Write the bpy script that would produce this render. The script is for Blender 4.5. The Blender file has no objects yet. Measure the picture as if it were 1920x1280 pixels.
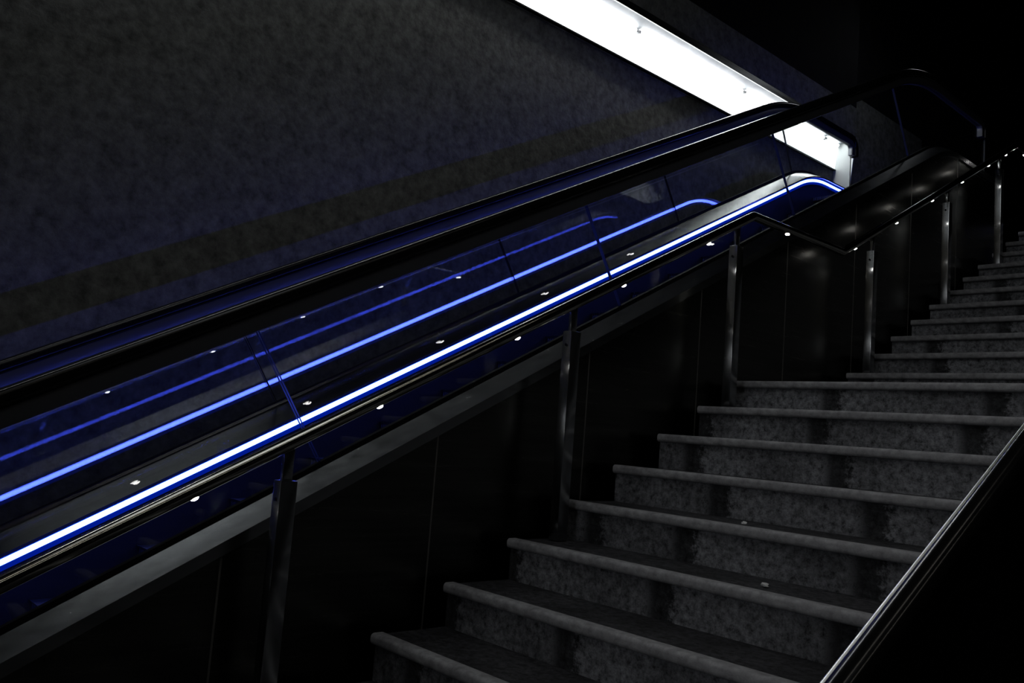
import bpy, bmesh, math, random
from mathutils import Vector, Matrix
random.seed(7)
PI = math.pi
sc = bpy.context.scene
COL = sc.collection

# ------------------------------------------------------------------ helpers
def link(o, parent=None):
    COL.objects.link(o)
    if parent is not None:
        o.parent = parent
    return o

def smooth_by_angle(bm, ang=math.radians(35)):
    for f in bm.faces:
        f.smooth = True
    for e in bm.edges:
        if len(e.link_faces) == 2:
            if e.calc_face_angle(0) > ang:
                e.smooth = False

def obj(name, bm, mat, parent=None, loc=(0, 0, 0), smooth=True):
    """one bmesh -> one mesh object; its vertices are given relative to loc"""
    bm.normal_update()
    bmesh.ops.recalc_face_normals(bm, faces=bm.faces)
    if smooth:
        smooth_by_angle(bm)
    me = bpy.data.meshes.new(name)
    bm.to_mesh(me); bm.free()
    for m in (mat if isinstance(mat, (list, tuple)) else [mat]):
        me.materials.append(m)
    o = bpy.data.objects.new(name, me)
    link(o, parent)
    o.location = loc
    return o

def thing(name, label, cat, loc=(0, 0, 0), group=None):
    o = bpy.data.objects.new(name, None)
    o.empty_display_size = .1
    COL.objects.link(o)
    o.location = loc
    o['label'] = label; o['category'] = cat
    if group:
        o['group'] = group
    return o

def tag(o, label, cat, group=None):
    o['label'] = label; o['category'] = cat
    if group:
        o['group'] = group
    return o

def struct(o):
    o['kind'] = 'structure'
    return o

def box(bm, x0, x1, y0, y1, z0, z1, bevel=0, seg=2):
    r = bmesh.ops.create_cube(bm, size=1)
    vs = r['verts']
    for v in vs:
        v.co = Vector(((x0 + x1) / 2 + v.co.x * (x1 - x0), (y0 + y1) / 2 + v.co.y * (y1 - y0), (z0 + z1) / 2 + v.co.z * (z1 - z0)))
    if bevel:
        es = set()
        for v in vs:
            es.update(v.link_edges)
        bmesh.ops.bevel(bm, geom=list(es), offset=bevel, segments=seg, affect='EDGES', profile=.5)
    return bm

def poly_prism_x(bm, pts, x0, x1):
    """polygon in YZ, extruded along X"""
    a = [bm.verts.new((x0, y, z)) for y, z in pts]
    b = [bm.verts.new((x1, y, z)) for y, z in pts]
    bm.faces.new(a); bm.faces.new(list(reversed(b)))
    n = len(pts)
    for i in range(n):
        bm.faces.new((a[i], b[i], b[(i + 1) % n], a[(i + 1) % n]))
    return bm

def tube(bm, pts, rad, seg=20, caps=True):
    """round tube along a polyline with mitred corners"""
    P = [Vector(p) for p in pts]
    n = len(P)
    rings = []
    for i, p in enumerate(P):
        a = (P[i] - P[i - 1]).normalized() if i else None
        b = (P[i + 1] - P[i]).normalized() if i < n - 1 else None
        t = a if b is None else b if a is None else (a + b).normalized()
        ref = a if a is not None else b
        k = 1 / max(.3, t.dot(ref))
        up = Vector((1, 0, 0))
        s = t.cross(up)
        if s.length < 1e-4:
            up = Vector((0, 0, 1)); s = t.cross(up)
        s.normalize(); w = s.cross(t).normalized()
        # mitre stretch happens in the bend plane (here YZ, i.e. along s)
        rings.append([bm.verts.new(p + w * math.cos(q) * rad + s * math.sin(q) * rad * k) for q in (2 * PI * j / seg for j in range(seg))])
    for i in range(n - 1):
        for j in range(seg):
            bm.faces.new((rings[i][j], rings[i][(j + 1) % seg], rings[i + 1][(j + 1) % seg], rings[i + 1][j]))
    if caps:
        bm.faces.new(rings[0]); bm.faces.new(list(reversed(rings[-1])))
    return bm

def round_bend(pts, r=.05, n=6):
    """replace interior corners of a polyline by small arcs"""
    P = [Vector(p) for p in pts]
    out = [P[0]]
    for i in range(1, len(P) - 1):
        a = (P[i - 1] - P[i]).normalized(); b = (P[i + 1] - P[i]).normalized()
        ang = a.angle(b)
        d = min(r / math.tan(ang / 2), .4 * (P[i - 1] - P[i]).length, .4 * (P[i + 1] - P[i]).length)
        p0 = P[i] + a * d; p1 = P[i] + b * d
        for k in range(n + 1):
            t = k / n
            out.append(p0 * (1 - t) ** 2 + P[i] * 2 * t * (1 - t) + p1 * t * t)
    out.append(P[-1])
    return out

# ------------------------------------------------------------------ materials
def nodes(name):
    m = bpy.data.materials.new(name); m.use_nodes = True
    nt = m.node_tree
    for n in list(nt.nodes):
        nt.nodes.remove(n)
    out = nt.nodes.new('ShaderNodeOutputMaterial')
    return m, nt, out

def N(nt, t, **kw):
    n = nt.nodes.new(t)
    for k, v in kw.items():
        if k.startswith('i_'):
            n.inputs[k[2:].replace('_', ' ')].default_value = v
        else:
            setattr(n, k, v)
    return n

def principled(name, col, rough=.5, metal=0., spec=.5, noise=None, bump=0, rvar=0, scale=(1, 1, 1), aniso=0):
    """noise=(scale, amount): mottles the base colour; bump uses the same noise"""
    m, nt, out = nodes(name)
    p = N(nt, 'ShaderNodeBsdfPrincipled')
    p.inputs['Base Color'].default_value = (*col, 1)
    p.inputs['Roughness'].default_value = rough
    p.inputs['Metallic'].default_value = metal
    p.inputs['Specular IOR Level'].default_value = spec
    if aniso:
        p.inputs['Anisotropic'].default_value = aniso
        tg = N(nt, 'ShaderNodeTangent', direction_type='RADIAL', axis='Z')
        nt.links.new(tg.outputs[0], p.inputs['Tangent'])
    nt.links.new(p.outputs[0], out.inputs[0])
    if noise:
        tc = N(nt, 'ShaderNodeTexCoord'); mp = N(nt, 'ShaderNodeMapping')
        mp.inputs['Scale'].default_value = scale
        nt.links.new(tc.outputs['Object'], mp.inputs[0])
        nz = N(nt, 'ShaderNodeTexNoise', i_Scale=noise[0], i_Detail=6.0, i_Roughness=.65)
        nt.links.new(mp.outputs[0], nz.inputs['Vector'])
        r = N(nt, 'ShaderNodeMapRange')
        r.inputs['From Min'].default_value = .3; r.inputs['From Max'].default_value = .7
        r.inputs['To Min'].default_value = 1 - noise[1]; r.inputs['To Max'].default_value = 1 + noise[1]
        nt.links.new(nz.outputs['Fac'], r.inputs['Value'])
        mx = N(nt, 'ShaderNodeVectorMath', operation='SCALE')
        mx.inputs[0].default_value = col
        nt.links.new(r.outputs[0], mx.inputs['Scale'])
        nt.links.new(mx.outputs[0], p.inputs['Base Color'])
        if rvar:
            rr = N(nt, 'ShaderNodeMapRange')
            rr.inputs['To Min'].default_value = rough - rvar; rr.inputs['To Max'].default_value = rough + rvar
            nt.links.new(nz.outputs['Fac'], rr.inputs['Value'])
            nt.links.new(rr.outputs[0], p.inputs['Roughness'])
        if bump:
            b = N(nt, 'ShaderNodeBump', i_Strength=bump, i_Distance=.01)
            nt.links.new(nz.outputs['Fac'], b.inputs['Height'])
            nt.links.new(b.outputs[0], p.inputs['Normal'])
    return m

def emission(name, col, strength):
    m, nt, out = nodes(name)
    e = N(nt, 'ShaderNodeEmission')
    e.inputs[0].default_value = (*col, 1); e.inputs[1].default_value = strength
    nt.links.new(e.outputs[0], out.inputs[0])
    return m

def glass_mat(name, refl):
    """clear balustrade glass: Schlick reflection over straight-through transmission, a little dust"""
    m, nt, out = nodes(name)
    geo = N(nt, 'ShaderNodeNewGeometry')
    dot = N(nt, 'ShaderNodeVectorMath', operation='DOT_PRODUCT')
    nt.links.new(geo.outputs['Normal'], dot.inputs[0]); nt.links.new(geo.outputs['Incoming'], dot.inputs[1])
    ab = N(nt, 'ShaderNodeMath', operation='ABSOLUTE'); nt.links.new(dot.outputs['Value'], ab.inputs[0])
    om = N(nt, 'ShaderNodeMath', operation='SUBTRACT'); om.inputs[0].default_value = 1; nt.links.new(ab.outputs[0], om.inputs[1])
    pw = N(nt, 'ShaderNodeMath', operation='POWER'); pw.inputs[1].default_value = 5; nt.links.new(om.outputs[0], pw.inputs[0])
    fr = N(nt, 'ShaderNodeMath', operation='MULTIPLY_ADD'); fr.inputs[1].default_value = 1 - refl; fr.inputs[2].default_value = refl
    nt.links.new(pw.outputs[0], fr.inputs[0])
    tr = N(nt, 'ShaderNodeBsdfTransparent'); tr.inputs[0].default_value = (.96, .975, .975, 1)
    gl = N(nt, 'ShaderNodeBsdfGlossy', i_Roughness=.0)
    mix = N(nt, 'ShaderNodeMixShader')
    nt.links.new(fr.outputs[0], mix.inputs[0]); nt.links.new(tr.outputs[0], mix.inputs[1]); nt.links.new(gl.outputs[0], mix.inputs[2])
    # dust
    tc = N(nt, 'ShaderNodeTexCoord')
    nz = N(nt, 'ShaderNodeTexNoise', i_Scale=55.0, i_Detail=3.0, i_Roughness=.8)
    nt.links.new(tc.outputs['Object'], nz.inputs['Vector'])
    mr = N(nt, 'ShaderNodeMapRange')
    mr.inputs['From Min'].default_value = .56; mr.inputs['From Max'].default_value = .8
    mr.inputs['To Min'].default_value = .001; mr.inputs['To Max'].default_value = .05
    nt.links.new(nz.outputs['Fac'], mr.inputs['Value'])
    df = N(nt, 'ShaderNodeBsdfDiffuse'); df.inputs[0].default_value = (.5, .5, .5, 1)
    mix2 = N(nt, 'ShaderNodeMixShader')
    nt.links.new(mr.outputs[0], mix2.inputs[0]); nt.links.new(mix.outputs[0], mix2.inputs[1]); nt.links.new(df.outputs[0], mix2.inputs[2])
    nt.links.new(mix2.outputs[0], out.inputs[0])
    return m

def granite(name, base, joints=True, rough=.75):
    m, nt, out = nodes(name)
    p = N(nt, 'ShaderNodeBsdfPrincipled'); p.inputs['Roughness'].default_value = rough
    p.inputs['Specular IOR Level'].default_value = .25
    tc = N(nt, 'ShaderNodeTexCoord'); oi = N(nt, 'ShaderNodeObjectInfo')
    off = N(nt, 'ShaderNodeVectorMath', operation='ADD')
    comb = N(nt, 'ShaderNodeCombineXYZ')
    k = N(nt, 'ShaderNodeMath', operation='MULTIPLY'); k.inputs[1].default_value = 37.0
    nt.links.new(oi.outputs['Random'], k.inputs[0])
    nt.links.new(k.outputs[0], comb.inputs[0])
    nt.links.new(tc.outputs['Object'], off.inputs[0]); nt.links.new(comb.outputs[0], off.inputs[1])
    n1 = N(nt, 'ShaderNodeTexNoise', i_Scale=32.0, i_Detail=8.0, i_Roughness=.8)
    nt.links.new(off.outputs[0], n1.inputs['Vector'])
    n2 = N(nt, 'ShaderNodeTexNoise', i_Scale=2.3, i_Detail=4.0, i_Roughness=.6)
    nt.links.new(off.outputs[0], n2.inputs['Vector'])
    r1 = N(nt, 'ShaderNodeMapRange'); r1.inputs['From Min'].default_value = .36; r1.inputs['From Max'].default_value = .66
    r1.inputs['To Min'].default_value = .12; r1.inputs['To Max'].default_value = 2.1
    nt.links.new(n1.outputs['Fac'], r1.inputs['Value'])
    r2 = N(nt, 'ShaderNodeMapRange'); r2.inputs['From Min'].default_value = .34; r2.inputs['From Max'].default_value = .6
    r2.inputs['To Min'].default_value = .45; r2.inputs['To Max'].default_value = 1.15
    nt.links.new(n2.outputs['Fac'], r2.inputs['Value'])
    mu = N(nt, 'ShaderNodeMath', operation='MULTIPLY'); nt.links.new(r1.outputs[0], mu.inputs[0]); nt.links.new(r2.outputs[0], mu.inputs[1])
    last = mu
    if joints:
        sx = N(nt, 'ShaderNodeSeparateXYZ'); nt.links.new(off.outputs[0], sx.inputs[0])
        # wobble the joint edge a little
        wob = N(nt, 'ShaderNodeMath', operation='MULTIPLY_ADD'); wob.inputs[1].default_value = .2
        nt.links.new(n1.outputs['Fac'], wob.inputs[0]); nt.links.new(sx.outputs['X'], wob.inputs[2])
        vo = N(nt, 'ShaderNodeTexVoronoi', voronoi_dimensions='1D', feature='DISTANCE_TO_EDGE', i_Scale=1.55, i_Randomness=.95)
        nt.links.new(wob.outputs[0], vo.inputs['W'])
        r3 = N(nt, 'ShaderNodeMapRange'); r3.inputs['From Min'].default_value = .05; r3.inputs['From Max'].default_value = .1
        r3.inputs['To Min'].default_value = .22; r3.inputs['To Max'].default_value = 1
        nt.links.new(vo.outputs['Distance'], r3.inputs['Value'])
        mu2 = N(nt, 'ShaderNodeMath', operation='MULTIPLY'); nt.links.new(mu.outputs[0], mu2.inputs[0]); nt.links.new(r3.outputs[0], mu2.inputs[1])
        last = mu2
    scl = N(nt, 'ShaderNodeVectorMath', operation='SCALE'); scl.inputs[0].default_value = base
    nt.links.new(last.outputs[0], scl.inputs['Scale'])
    nt.links.new(scl.outputs[0], p.inputs['Base Color'])
    b = N(nt, 'ShaderNodeBump', i_Strength=.9, i_Distance=.012); nt.links.new(n1.outputs['Fac'], b.inputs['Height'])
    nt.links.new(b.outputs[0], p.inputs['Normal'])
    nt.links.new(p.outputs[0], out.inputs[0])
    return m

def ribbed(name, col, axis, freq, rough=.45, metal=.6):
    m, nt, out = nodes(name)
    p = N(nt, 'ShaderNodeBsdfPrincipled'); p.inputs['Roughness'].default_value = rough; p.inputs['Metallic'].default_value = metal
    tc = N(nt, 'ShaderNodeTexCoord')
    w = N(nt, 'ShaderNodeTexWave', wave_type='BANDS', bands_direction=axis, i_Scale=freq, i_Distortion=0.0)
    nt.links.new(tc.outputs['Object'], w.inputs['Vector'])
    r = N(nt, 'ShaderNodeMapRange'); r.inputs['To Min'].default_value = .3; r.inputs['To Max'].default_value = 1.2
    nt.links.new(w.outputs['Fac'], r.inputs['Value'])
    s = N(nt, 'ShaderNodeVectorMath', operation='SCALE'); s.inputs[0].default_value = col
    nt.links.new(r.outputs[0], s.inputs['Scale']); nt.links.new(s.outputs[0], p.inputs['Base Color'])
    b = N(nt, 'ShaderNodeBump', i_Strength=.6, i_Distance=.006); nt.links.new(w.outputs['Fac'], b.inputs['Height'])
    nt.links.new(b.outputs[0], p.inputs['Normal'])
    nt.links.new(p.outputs[0], out.inputs[0])
    return m

M = {}
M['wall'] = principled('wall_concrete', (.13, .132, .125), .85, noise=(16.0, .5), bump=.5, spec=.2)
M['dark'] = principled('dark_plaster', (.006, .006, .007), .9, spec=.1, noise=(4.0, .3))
M['soffit'] = principled('soffit_metal', (.26, .28, .30), .6, metal=.0, noise=(3.0, .3))
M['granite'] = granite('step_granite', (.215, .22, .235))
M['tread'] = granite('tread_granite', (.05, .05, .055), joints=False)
M['nosing'] = principled('nosing_granite', (.30, .30, .31), .7, spec=.3, noise=(30.0, .35), bump=.4)
M['steel'] = principled('brushed_steel', (.42, .43, .44), .28, metal=1, noise=(60.0, .18), rvar=.06, scale=(1, .03, 1))
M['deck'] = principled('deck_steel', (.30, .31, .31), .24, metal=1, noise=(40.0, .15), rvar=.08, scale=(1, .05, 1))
M['guide'] = principled('guide_steel', (.16, .165, .185), .3, metal=.7, noise=(6.0, .06))
M['post'] = principled('post_steel', (.4, .41, .41), .2, metal=1, noise=(50.0, .06), scale=(1, 1, .04), aniso=.95)
M['rail'] = principled('rail_steel', (.5, .485, .44), .13, metal=1, noise=(20.0, .2), scale=(1, .05, 1))
M['clad'] = principled('cladding_steel', (.10, .10, .09), .26, metal=1, noise=(45.0, .25), rvar=.05, scale=(1, .04, 1))
M['seam'] = principled('seam_trim', (.28, .27, .25), .4, metal=.8, noise=(20.0, .1))
M['rubber'] = principled('handrail_rubber', (.006, .006, .006), .17, spec=.3, noise=(15.0, .2))
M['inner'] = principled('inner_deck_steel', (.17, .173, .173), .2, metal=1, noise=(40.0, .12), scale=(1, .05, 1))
M['gasket'] = principled('black_gasket', (.004, .004, .004), .7, spec=.1, noise=(15.0, .2))
M['skirt'] = principled('skirt_panel', (.018, .017, .014), .42, metal=.5, noise=(30.0, .2), scale=(1, .1, 1))
M['step'] = ribbed('escalator_step', (.04, .04, .035), 'X', 18.0)
M['black'] = principled('black_panel', (.003, .003, .003), .55, spec=.15, noise=(8.0, .3))
M['glass_near'] = glass_mat('near_glass', .06)
M['glass_far'] = glass_mat('far_glass', .13)
M['glass_edge'] = principled('glass_edge', (.02, .022, .024), .4, noise=(20.0, .1))
M['led'] = emission('blue_light', (.06, .10, 1.0), 26.0)
M['halo'] = emission('blue_halo', (.0, .012, .30), 1.0)  # bloom around the blue strip, painted as emission
M['tube'] = emission('fluorescent_tube', (1.0, 1.0, 1.0), 26.0)
M['panel'] = emission('glowing_reflector', (.93, .97, 1.0), 3.2)  # reflector lit by the tubes; that light is given as its own emission
M['cap'] = principled('tube_cap', (.5, .5, .5), .5, noise=(20.0, .1))
M['white'] = principled('white_enamel', (.86, .88, .86), .45, noise=(12.0, .05))
M['spot'] = emission('rail_spot', (1.0, .97, .95), 18.0)
M['trim'] = principled('glint_steel', (.9, .93, .93), .3, metal=1)  # for the bead that imitates the handrail glint
M['paper'] = principled('paper_scrap', (.75, .75, .75), .8, noise=(30.0, .1))

# ------------------------------------------------------------------ camera (eye level is z = 0)
cam = bpy.data.cameras.new('camera'); co = bpy.data.objects.new('camera', cam); COL.objects.link(co)
R_ = Vector((0.66918587, 0.73904875, 0.07744166)); U_ = Vector((0.02634612, -0.127746, 0.99145693)); F_ = Vector((-0.74262787, 0.66142868, 0.10495689))
mat = Matrix((R_, U_, -F_)).transposed().to_4x4()
co.matrix_world = mat
cam.sensor_width = 36; cam.sensor_fit = 'HORIZONTAL'; cam.lens = 30.272
cam.clip_start = .02; cam.clip_end = 100
sc.camera = co

# ------------------------------------------------------------------ the room
FLOOR = -1.71
def slab(name, x0, x1, y0, y1, z0, z1, m):
    cx, cy = (x0 + x1) / 2, (y0 + y1) / 2
    return struct(obj(name, box(bmesh.new(), x0 - cx, x1 - cx, y0 - cy, y1 - cy, z0, z1), m, loc=(cx, cy, 0), smooth=False))
slab('wall_left', -4.75, -4.42, -4, 10.4, FLOOR - .2, 3.0, M['wall'])
slab('wall_left', -4.75, -4.46, -4, 8.262, 3.0, 3.30, M['wall'])
slab('trim_1', -4.75, -4.19, -4, 8.262, 3.302, 3.62, M['wall'])
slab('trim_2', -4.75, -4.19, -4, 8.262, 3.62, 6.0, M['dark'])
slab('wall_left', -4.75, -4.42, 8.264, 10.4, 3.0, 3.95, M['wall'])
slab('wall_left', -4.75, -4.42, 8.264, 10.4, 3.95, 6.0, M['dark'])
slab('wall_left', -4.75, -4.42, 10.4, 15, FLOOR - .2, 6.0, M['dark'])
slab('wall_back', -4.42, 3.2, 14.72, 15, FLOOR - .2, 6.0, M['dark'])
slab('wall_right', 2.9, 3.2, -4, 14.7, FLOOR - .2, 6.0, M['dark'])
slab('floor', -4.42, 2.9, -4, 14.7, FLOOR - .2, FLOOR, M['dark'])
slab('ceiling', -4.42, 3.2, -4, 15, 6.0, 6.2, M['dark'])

# ------------------------------------------------------------------ escalator paths
TI = .5195; CA = 1 / math.sqrt(1 + TI * TI); ANG = math.atan(TI)
Y_START, Y_END = -.9, 8.1
def path(z0, zh, rad, d=0.0, y0=Y_START, y1=Y_END, n=14):
    """incline z = z0 + TI*y, filleted (radius rad) into the level z = zh; offset d along the normal"""
    yi = (zh - z0) / TI
    t = rad * math.tan(ANG / 2)
    pts = []
    a0 = Vector((y0, z0 + TI * y0)); a1 = Vector((yi - t * CA, zh - t * CA * TI))
    nrm = Vector((-TI * CA, CA))
    L = (a1 - a0).length
    m = 8
    for i in range(m):
        pts.append((a0 + (a1 - a0) * (i / m), nrm))
    c = Vector((yi + t, zh - rad))
    for i in range(n + 1):
        q = ANG * (1 - i / n)
        nn = Vector((-math.sin(q), math.cos(q)))
        pts.append((c + nn * rad, nn))
    pts.append((Vector((y1, zh)), Vector((0, 1))))
    return [(p + nn * d, nn) for p, nn in pts]

def sweep(bm, pth, prof, closed=True):
    """profile of (x, normal offset) pairs swept along a YZ path"""
    rings = [[bm.verts.new((x, (p + nn * h).x, (p + nn * h).y)) for x, h in prof] for p, nn in pth]
    k = len(prof)
    for i in range(len(rings) - 1):
        for j in range(k if closed else k - 1):
            bm.faces.new((rings[i][j], rings[i][(j + 1) % k], rings[i + 1][(j + 1) % k], rings[i + 1][j]))
    if closed:
        bm.faces.new(rings[0]); bm.faces.new(list(reversed(rings[-1])))
    return bm

def rounded(x0, x1, h0, h1, r, n=4):
    out = []
    for cx, cy, a0 in ((x1 - r, h0 + r, -PI / 2), (x1 - r, h1 - r, 0), (x0 + r, h1 - r, PI / 2), (x0 + r, h0 + r, PI)):
        for i in range(n + 1):
            a = a0 + PI / 2 * i / n
            out.append((cx + r * math.cos(a), cy + r * math.sin(a)))
    return out

XN, XF = -2.83, -4.07                     # the two glass planes
SK_N, SK_F = -2.95, -3.95                 # skirts
BASE = path(-1.1286, 2.514, 1.0)          # line of the blue light
esc = thing('escalator', 'steel escalator with glass sides and blue light strips climbing beside the dark left wall', 'escalator', (0, 0, FLOOR))
def esc_part(name, bm, m, parent=None, **kw):
    for v in bm.verts:
        v.co.z -= FLOOR
    return obj(name, bm, m, parent or esc, **kw)

# handrails: black rubber over a steel guide
def newel(pth, r=.085, down=.06):
    """turn the level handrail down into the glass end"""
    p, nn = pth[-1]
    out = list(pth)
    c = p + Vector((0, -r))
    for i in range(1, 9):
        q = PI / 2 * i / 8
        nv = Vector((math.sin(q), math.cos(q)))
        out.append((c + nv * r, nv))
    out.append((c + Vector((r, -down)), Vector((1, 0))))
    return out
HRS = {XN: newel(path(-.345, 3.05, 1.7, y1=7.80)), XF: newel(path(-.345, 3.15, 1.7, y1=7.90))}
for xg, lab in ((XN, 'black rubber handrail on the near glass side'), (XF, 'black rubber handrail on the far glass side')):
    o = esc_part('handrail', sweep(bmesh.new(), HRS[xg], rounded(xg - .04, xg + .04, .0, .055, .02)), M['rubber'])
    o['label'] = lab
    o = esc_part('handrail_guide', sweep(bmesh.new(), HRS[xg], rounded(xg - .024, xg + .024, -.054, .004, .006, 3)), M['guide'])
    o['label'] = 'steel channel under the black handrail'

# glass panes, joints square to the incline
EDGES = {XN: (path(-1.02, 2.585, 1.08, y1=8.0, n=20), path(-.40, 2.995, 1.66, y1=8.0, n=20)),
         XF: (path(-1.02, 2.62, 1.08, y1=8.0, n=20), path(-.40, 3.095, 1.66, y1=8.0, n=20))}
def resample(pth, y_list):
    out = []
    pts = [p for p, _ in pth]
    for y in y_list:
        for a, b in zip(pts, pts[1:]):
            if a.x <= y <= b.x + 1e-9:
                t = (y - a.x) / (b.x - a.x) if b.x > a.x else 0
                out.append((y, a.y + (b.y - a.y) * t)); break
        else:
            out.append((y, pts[-1].y))
    return out
def shear(y_bot):
    """top end of a joint whose bottom is at y_bot: leans back square to the slope, upright on the level"""
    full = .305
    if y_bot < 6.75: return y_bot - full
    if y_bot > 7.3: return y_bot
    return y_bot - full * (7.3 - y_bot) / .55
def pane(xg, ya, yb):
    g = .004
    BOT, TOP = EDGES[xg]
    n = 8
    ys = [ya + g + (yb - ya - 2 * g) * i / n for i in range(n + 1)]
    b = resample(BOT, ys); t = resample(TOP, [shear(y) for y in ys])
    bm = bmesh.new()
    th = .006
    V = []
    for side in (-th, th):
        V.append([[bm.verts.new((xg + side, *q)) for q in b], [bm.verts.new((xg + side, *q)) for q in t]])
    for s in (0, 1):
        for i in range(n):
            f = bm.faces.new((V[s][0][i], V[s][0][i + 1], V[s][1][i + 1], V[s][1][i])); f.material_index = 0
    def edge(a, b_, c, d):
        f = bm.faces.new((a, b_, c, d)); f.material_index = 1
    for i in range(n):
        edge(V[0][0][i], V[0][0][i + 1], V[1][0][i + 1], V[1][0][i]); edge(V[0][1][i], V[0][1][i + 1], V[1][1][i + 1], V[1][1][i])
    for i in (0, n):
        edge(V[0][0][i], V[0][1][i], V[1][1][i], V[1][0][i])
    return bm
for xg, y_j, lab in ((XN, 4.83, 'clear glass pane of the near balustrade'), (XF, 3.66, 'clear glass pane of the far balustrade')):
    ys = [y for y in (y_j + 1.60 * k for k in range(-4, 4)) if -.8 < y < 7.4]
    cuts = [-.55] + [y for y in ys if y > -.2] + [7.95]
    for a, b in zip(cuts, cuts[1:]):
        o = esc_part('glass_panel', pane(xg, a, b), [M['glass_near' if xg == XN else 'glass_far'], M['glass_edge']], smooth=False)
        o['label'] = lab

# outer deck facing the stairs, its lip and gasket; inner decks
DK = path(-1.1286, 2.514, 1.0)
DKN = path(-1.1286, 2.475, 1.0)
def strip_prof(pts, th=.006):
    return pts + [(x, h - th) for x, h in reversed(pts)]
CL_X = -2.735
o = esc_part('outer_deck', sweep(bmesh.new(), DKN, [(XN + .012, .090), (XN + .030, .098), (CL_X + .012, .052), (CL_X + .012, .012), (CL_X - .01, .012), (XN + .012, .06)]), M['deck'])
o['label'] = 'brushed steel cover strip along the foot of the near glass'
esc_part('gasket', sweep(bmesh.new(), DKN, [(XN - .012, .085), (XN - .012, .112), (XN + .012, .112), (XN + .012, .085)]), M['gasket'])
esc_part('gasket', sweep(bmesh.new(), DK, [(XF - .012, .085), (XF - .012, .112), (XF + .012, .112), (XF + .012, .085)]), M['gasket'])
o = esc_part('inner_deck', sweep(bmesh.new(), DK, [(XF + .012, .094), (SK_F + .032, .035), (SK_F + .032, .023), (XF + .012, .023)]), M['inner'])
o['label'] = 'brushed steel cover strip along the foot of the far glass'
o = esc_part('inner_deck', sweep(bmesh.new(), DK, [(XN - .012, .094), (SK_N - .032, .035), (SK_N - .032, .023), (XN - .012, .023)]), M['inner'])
o = esc_part('outer_deck', sweep(bmesh.new(), DK, [(XF - .012, .094), (XF - .20, .05), (XF - .20, .02), (XF - .012, .02)]), M['deck'])
for sx, s in ((SK_F, 1), (SK_N, -1)):
    esc_part('skirt_panel', sweep(bmesh.new(), DK, [(sx, .023), (sx, -.45), (sx - s * .02, -.45), (sx - s * .02, .023)]), M['skirt'])
    o = esc_part('light_strip', sweep(bmesh.new(), DK, [(sx + s * (.012 * math.sin(a)), .0 + .0135 * math.cos(a)) for a in (PI * i / 8 for i in range(9))] + [(sx, -.0135)]), M['led'])
    o2 = esc_part('halo_band', sweep(bmesh.new(), DK, [(sx, .022), (sx + s * .005, .022), (sx + s * .005, -.034), (sx, -.034)]), M['halo'])  # glowing band added to imitate the bloom around the strip
    o2.parent = o; o2['label'] = 'deep blue painted halo around the light strip'
    o['label'] = 'glowing blue light strip along the ' + ('far' if s == 1 else 'near') + ' skirt'

# moving steps
STEP_Z0 = -1.345
k = 0
y = -.6
while y < 6.9:
    zt = STEP_Z0 + TI * (y)
    bm = bmesh.new()
    run = .40; rise = run * TI
    pts = [(0, 0), (run + .01, 0), (run + .01, -.03), (.05, -.03)]
    # curved riser below the front edge
    arc = [(.0, -.015)] + [(.0 + .045 * (i / 6) ** 1.6, -.03 - (rise - .02) * i / 6) for i in range(7)]
    prof = [(0, 0), (run, 0), (run, -.04), (.075, -.04), (.075, -rise - .02)] + [(q[0] + .012, q[1]) for q in reversed(arc)]
    poly_prism_x(bm, prof, SK_F + .006, SK_N - .006)
    for v in bm.verts:
        v.co.y += 0
    o = obj('step', bm, M['step'], esc, loc=(0, y, zt - FLOOR), smooth=False)
    y += run
obj('landing_plate', box(bmesh.new(), SK_F + .006, SK_N - .006, 0, 1.0, -.03, 0), M['step'], esc, loc=(0, 7.02, 2.514 - .19 - FLOOR))

# dark steel cladding below the deck, one panel after another
LIP = path(-1.1286, 2.475, 1.0, d=.02)
def lip_z(yy):
    return resample(LIP, [yy])[0][1]
seams = [3.765 + .84 * k for k in range(-5, 6)]
seams[3:] = seams[3:]
ys = [-.43] + [s for s in seams if s > -.3] 
for a, b in zip(ys, ys[1:] + [8.85]):
    if a > 8: break
    b2 = min(b, 8.05)
    n = 8
    top = [(a + .003 + (b2 - a - .006) * i / n) for i in range(n + 1)]
    pts = [(a + .003, FLOOR), (b2 - .003, FLOOR)] + [(yy, lip_z(yy)) for yy in reversed(top)]
    bm = poly_prism_x(bmesh.new(), pts, CL_X - .012, CL_X)
    pn = esc_part('cladding_panel', bm, M['clad'], smooth=False)
    bm = poly_prism_x(bmesh.new(), [(b2 - .0035, FLOOR), (b2 + .0035, FLOOR), (b2 + .0035, lip_z(b2) - .01), (b2 - .0035, lip_z(b2) - .01)], CL_X - .010, CL_X + .001)
    for v in bm.verts:
        v.co.z -= FLOOR
    o = obj('seam_trim', bm, M['seam'], pn, smooth=False)
    if b2 >= 8.05: break

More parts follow.
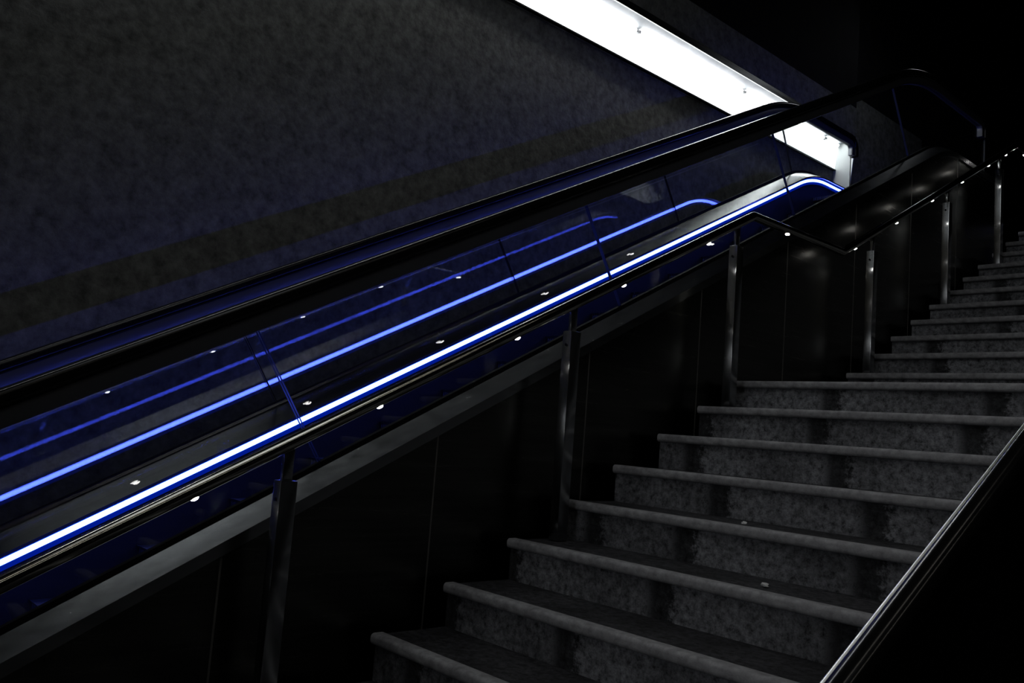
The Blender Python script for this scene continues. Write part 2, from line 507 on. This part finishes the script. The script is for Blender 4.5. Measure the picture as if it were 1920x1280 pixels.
# ------------------------------------------------------------------ wall-top light cove
cove = thing('cove_light', 'long white lit trough of tube lights along the top of the left wall', 'light', (-4.4, 0, 2.99))
def cv(name, bm, m, parent=None, **kw):
    for v in bm.verts:
        v.co -= Vector((-4.4, 0, 2.99))
    return obj(name, bm, m, parent or cove, **kw)
def xz_prism(bm, pts, y0, y1):
    a = [bm.verts.new((x, y0, z)) for x, z in pts]; b = [bm.verts.new((x, y1, z)) for x, z in pts]
    bm.faces.new(a); bm.faces.new(list(reversed(b)))
    n = len(pts)
    for i in range(n):
        bm.faces.new((a[i], b[i], b[(i + 1) % n], a[(i + 1) % n]))
    return bm
CE = 8.25
pan_y = [-.55, 2.39, 5.38, CE]
for a, b in zip(pan_y, pan_y[1:]):
    o = cv('glowing_reflector', xz_prism(bmesh.new(), [(-4.397, 2.995), (-4.362, 3.225), (-4.40, 3.225), (-4.418, 2.995)], a + .006, b - .006), M['panel'], smooth=False)
    o['label'] = 'white reflector panel of the trough, tube light painted as glow'
cv('bottom_lip', xz_prism(bmesh.new(), [(-4.418, 2.985), (-4.382, 2.982), (-4.382, 2.993), (-4.418, 2.995)], -.55, CE), M['gasket'], smooth=False)
tub = [-.5, .45, 1.95, 3.45, 4.95, 6.45, 7.93, CE - .02]
for a, b in zip(tub, tub[1:]):
    bm = tube(bmesh.new(), [(-4.345, a + .03, 3.235), (-4.345, b - .03, 3.235)], .014, 12)
    t = cv('fluorescent_tube', bm, M['tube'])
    for yy in (a + .018, b - .018):
        bm = box(bmesh.new(), -4.357, -4.333, yy - .010, yy + .010, 3.224, 3.248, .003)
        for v in bm.verts: v.co -= Vector((-4.4, 0, 2.99))
        obj('tube_cap', bm, M['cap'], t)
cv('soffit', xz_prism(bmesh.new(), [(-4.418, 3.26), (-4.185, 3.26), (-4.185, 3.30), (-4.418, 3.30)], -.55, CE), M['soffit'], smooth=False)
cv('rim', xz_prism(bmesh.new(), [(-4.190, 3.252), (-4.178, 3.252), (-4.178, 3.31), (-4.184, 3.31), (-4.184, 3.262), (-4.190, 3.262)], -.55, CE), M['steel'], smooth=False)
o = cv('end_plate', xz_prism(bmesh.new(), [(-4.418, 2.70), (-4.236, 2.70), (-4.182, 3.265), (-4.182, 3.30), (-4.418, 3.30)], CE, CE + .012), M['white'], smooth=False)
o['label'] = 'white end plate closing the trough'

# ------------------------------------------------------------------ stone stairs
SX0, SX1 = -2.645, -.62
stairs = thing('staircase', 'dark stone staircase with a landing and pale worn step edges', 'staircase', (SX0, 0, FLOOR))
cx = (SX0 + SX1) / 2; hw = (SX1 - SX0) / 2
def nosing_bm(th=.036, dep=.06):
    bm = bmesh.new()
    sec = rounded(-.024, dep - .024, -th, .003, .014, 4)
    a = [bm.verts.new((-hw, yy, zz)) for yy, zz in sec]; b = [bm.verts.new((hw, yy, zz)) for yy, zz in sec]
    bm.faces.new(a); bm.faces.new(list(reversed(b)))
    n = len(sec)
    for i in range(n):
        bm.faces.new((a[i], b[i], b[(i + 1) % n], a[(i + 1) % n]))
    return bm
def riser_bm(dep, rise):
    bm = bmesh.new()
    box(bm, -hw, hw, 0, dep, -rise - .012, -.004)
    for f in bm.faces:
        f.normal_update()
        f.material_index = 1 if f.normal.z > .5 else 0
    return bm
def make_step(dep, rise, name='step'):
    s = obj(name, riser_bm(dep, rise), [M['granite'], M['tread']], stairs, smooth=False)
    nz = obj('nosing', nosing_bm(), M['nosing'], s)
    nz['label'] = 'pale rounded front edge of the step'
    return s
def put(s, y, z):
    s.location = (cx - SX0, y, z - FLOOR)
low = [(1.8166 + .3106 * k, -.7500 + .1596 * k) for k in range(-4, 7)]
low = [(y, z) for y, z in low if z > FLOOR + .1]
up = [(5.233 + .3045 * k, .539 + .1575 * k) for k in range(0, 11)]
first = make_step(.3106 + .03, .1596)
protos = {}
for i, (y, z) in enumerate(low):
    if i == 0:
        s = first
    else:
        s = first.copy(); COL.objects.link(s)
        for ch in list(first.children):
            c = ch.copy(); COL.objects.link(c); c.parent = s
    put(s, y, z)
land = make_step(5.233 + .03 - 3.99, .1596, 'landing')
put(land, 3.991, .367)
first_up = make_step(.3045 + .03, .1575)
for i, (y, z) in enumerate(up):
    if i == 0:
        s = first_up
    else:
        s = first_up.copy(); COL.objects.link(s)
        for ch in list(first_up.children):
            c = ch.copy(); COL.objects.link(c); c.parent = s
    put(s, y, z)
top = make_step(14.6 - up[-1][0] - .3045, .1575, 'landing')
put(top, up[-1][0] + .3045, up[-1][1] + .1575)
# solid flank under the steps
def base_bm():
    bm = bmesh.new()
    pts = [(.2, FLOOR)]
    for y, z in low:
        pts += [(y + .03, z - .17)]
    pts += [(4.02, .19), (5.26, .19)]
    for y, z in up:
        pts += [(y + .03, z - .17)]
    pts += [(14.6, up[-1][1] - .02), (14.6, FLOOR)]
    return poly_prism_x(bm, pts, SX0 + .01, SX1 - .01)
bm = base_bm()
for v in bm.verts:
    v.co.x -= SX0; v.co.z -= FLOOR
obj('stair_base', bm, M['dark'], stairs, smooth=False)

# ------------------------------------------------------------------ stair railing
RX = -2.57
TS = .519
railing = thing('stair_railing', 'dark steel tube handrail with small lights on flat posts between stairs and escalator', 'handrail', (RX, 0, FLOOR))
def rl(name, bm, m, parent=None, **kw):
    for v in bm.verts:
        v.co -= Vector((RX, 0, FLOOR))
    return obj(name, bm, m, parent or railing, **kw)
Y1, ZL, Y2, TU = 3.965, 1.263, 4.955, .516
def rail_z(y):
    if y < Y1: return ZL - (Y1 - y) * TS
    if y < Y2: return ZL
    return ZL + (y - Y2) * TU
YT = 7.93
rp = round_bend([(RX, -.3, rail_z(-.3)), (RX, Y1, ZL), (RX, Y2, ZL), (RX, YT, rail_z(YT)), (RX, YT + 1.2, rail_z(YT))], .03)
rl('rail', tube(bmesh.new(), rp, .0245, 24), M['rail'])
def post(y, zb):
    zt = rail_z(y) - .105
    w, dp = .05, .06
    bm = box(bmesh.new(), RX - w / 2, RX + w / 2, y, y + dp, zb, zt, .003)
    p = rl('post', bm, M['post'])
    bm = box(bmesh.new(), RX - .008, RX + .008, y + .012, y + .048, zt - .01, rail_z(y + .03) - .015, .002)
    for v in bm.verts: v.co -= Vector((RX, 0, FLOOR))
    obj('rail_bracket', bm, M['post'], p)
    bm = bmesh.new()
    bmesh.ops.create_cone(bm, cap_ends=True, segments=14, radius1=.006, radius2=.005, depth=.004)
    for v in bm.verts:
        v.co = Vector((RX + v.co.x, y - .002 + v.co.z, zt - .06 + v.co.y)) - Vector((RX, 0, FLOOR))
    obj('screw', bm, M['gasket'], p)
def tread_z(y):
    z = FLOOR
    for yy, zz in low + [(3.991, .367)] + up:
        if y >= yy - .02: z = zz
    return z
for y in (1.33, 2.60, 3.79, 5.32, 6.49, 7.53):
    post(y, tread_z(y))
lights = [-.19, .43, 1.0545, 1.680, 2.306, 2.932, 3.561, 4.315, 5.104, 5.673, 6.236, 6.77, 7.30, 7.68, 8.15]
dome = None
for y in lights:
    z = rail_z(y)
    s = 0 if (Y1 < y < Y2 or y > YT) else ANG
    zz = (rail_z(YT) if y > YT else z)
    bm = bmesh.new()
    bmesh.ops.create_uvsphere(bm, u_segments=16, v_segments=8, radius=1)
    bmesh.ops.delete(bm, geom=[v for v in bm.verts if v.co.z > .01], context='VERTS')
    loop = [e for e in bm.edges if e.is_boundary]
    bmesh.ops.contextual_create(bm, geom=loop)
    for v in bm.verts:
        q = Vector((v.co.x * .012, v.co.y * .013, v.co.z * .0075 - .0238))
        q = Matrix.Rotation(s, 3, 'X') @ q
        v.co = q
    o = obj('rail_light', bm, M['spot'], railing, loc=(0, y, zz - FLOOR))
    o['label'] = 'small bright white light under the handrail'

# ------------------------------------------------------------------ balustrade of the next escalator at the right
bal = thing('escalator_balustrade', 'black balustrade with a bright edged handrail at the lower right of the stairs', 'balustrade', (-.45, 0, FLOOR))
def bl(name, bm, m, **kw):
    for v in bm.verts:
        v.co -= Vector((-.45, 0, FLOOR))
    return obj(name, bm, m, bal, **kw)
BT = .5135
def incl(z0, y0, y1, n=1):
    nn = Vector((-BT, 1)).normalized()
    return [(Vector((y, z0 + BT * y)), nn) for y in (y0, y1)]
BZ = -.733
bl('handrail', sweep(bmesh.new(), incl(BZ - .045, -.6, 8), rounded(-.495, -.455, 0, .045, .016)), M['rubber'])
o = bl('edge_glint', sweep(bmesh.new(), incl(BZ - .045, -.6, 8), rounded(-.4995, -.4915, .029, .037, .004, 5)), M['trim'])  # bright bead added in place of a glint on the rubber edge
o['label'] = 'thin bright line standing in for the glint on the handrail edge'
bl('side_panel', sweep(bmesh.new(), incl(BZ - .045, -.6, 8), [(-.488, .01), (-.488, -.75), (-.462, -.75), (-.462, .01)]), M['black'], smooth=False)
bm = poly_prism_x(bmesh.new(), [(-.6, BZ - .75 - .6 * BT), (8, BZ - .75 + 8 * BT), (8, FLOOR), (-.6, FLOOR)], -.60, -.40)
bl('base_panel', bm, M['black'], smooth=False)

# ------------------------------------------------------------------ litter
def scrap(p, size, label, seed):
    rnd = random.Random(seed)
    bm = bmesh.new()
    bmesh.ops.create_icosphere(bm, subdivisions=2, radius=1)
    for v in bm.verts:
        k = 1 + rnd.uniform(-.35, .25)
        v.co = Vector((v.co.x * size * k, v.co.y * size * .8 * k, (max(v.co.z, -.5) + .5) * size * .5 * k))
    o = obj('paper_scrap', bm, M['paper'], None, loc=p)
    tag(o, label, 'litter')
def on_step(x, y):
    z = tread_z(y)
    return (x, y, z + .0)
scrap(on_step(-1.83, 2.86), .012, 'tiny white crumpled scrap below the bright-edged middle steps', 1)
scrap(on_step(-1.55, 2.56), .014, 'pale round scrap lying at the foot of a riser on the lower flight', 2)

# ------------------------------------------------------------------ light
def area(name, loc, target, sx, sy, power, col):
    l = bpy.data.lights.new(name, 'AREA'); l.shape = 'RECTANGLE'; l.size = sx; l.size_y = sy; l.energy = power; l.color = col
    o = bpy.data.objects.new(name, l); COL.objects.link(o)
    o.location = loc
    d = (Vector(target) - Vector(loc)).normalized()
    o.rotation_euler = d.to_track_quat('-Z', 'Y').to_euler()
    return o
area('hall_light', (-1.2, -3.2, .6), (-1.8, 3, 0), 2.0, .4, 1.7, (.93, .95, 1))
l = bpy.data.lights.new('stair_fill_spot', 'SPOT'); l.energy = 28; l.color = (.93, .95, 1); l.spot_size = math.radians(40); l.spot_blend = 1; l.shadow_soft_size = .25  # added unseen spot: lifts the middle steps, fades off around them
o = bpy.data.objects.new('stair_fill_spot', l); COL.objects.link(o)
o.location = (-.95, -1.7, .35)
o.rotation_euler = (Vector((-1.65, 3.0, -.1)) - o.location).normalized().to_track_quat('-Z', 'Y').to_euler()
area('wall_fill', (-.9, .8, 4.9), (-4.4, 3.2, 2.2), 3.0, 2.2, 17, (.9, .95, 1))  # added unseen fill lamp to brighten the left wall
area('wall_fill', (-3.35, 8.5, 4.5), (-4.4, 8.4, 3.2), .3, .3, 1.6, (.93, .96, 1))  # second added fill, for the wall beyond the trough end
# lamp lines overhead, parallel to the flight
def line(name, x, y, z, w_, l_, power):
    l = bpy.data.lights.new(name, 'AREA'); l.shape = 'RECTANGLE'; l.size = w_; l.size_y = l_; l.energy = power; l.color = (1, .95, .86)
    o = bpy.data.objects.new(name, l); COL.objects.link(o)
    o.location = (x, y, z); o.rotation_euler = (ANG, 0, 0)
line('ceiling_line', -.9, 1.0, 2.9, .10, 6, 5)
line('ceiling_line', .8, 1.0, 2.9, .10, 6, 5)

w = bpy.data.worlds.new('world'); sc.world = w; w.use_nodes = True
bg = w.node_tree.nodes['Background']
bg.inputs[0].default_value = (.8, .88, 1, 1); bg.inputs[1].default_value = .012

sc.view_settings.view_transform = 'Standard'
sc.view_settings.look = 'None'
sc.view_settings.exposure = 0
sc.view_settings.gamma = 1
sc.cycles.max_bounces = 12
sc.cycles.diffuse_bounces = 3
sc.cycles.glossy_bounces = 6
sc.cycles.transparent_max_bounces = 32
sc.cycles.sample_clamp_indirect = 80.0
sc.cycles.use_denoising = True
sc.cycles.use_adaptive_sampling = False
sc.cycles.caustics_reflective = False
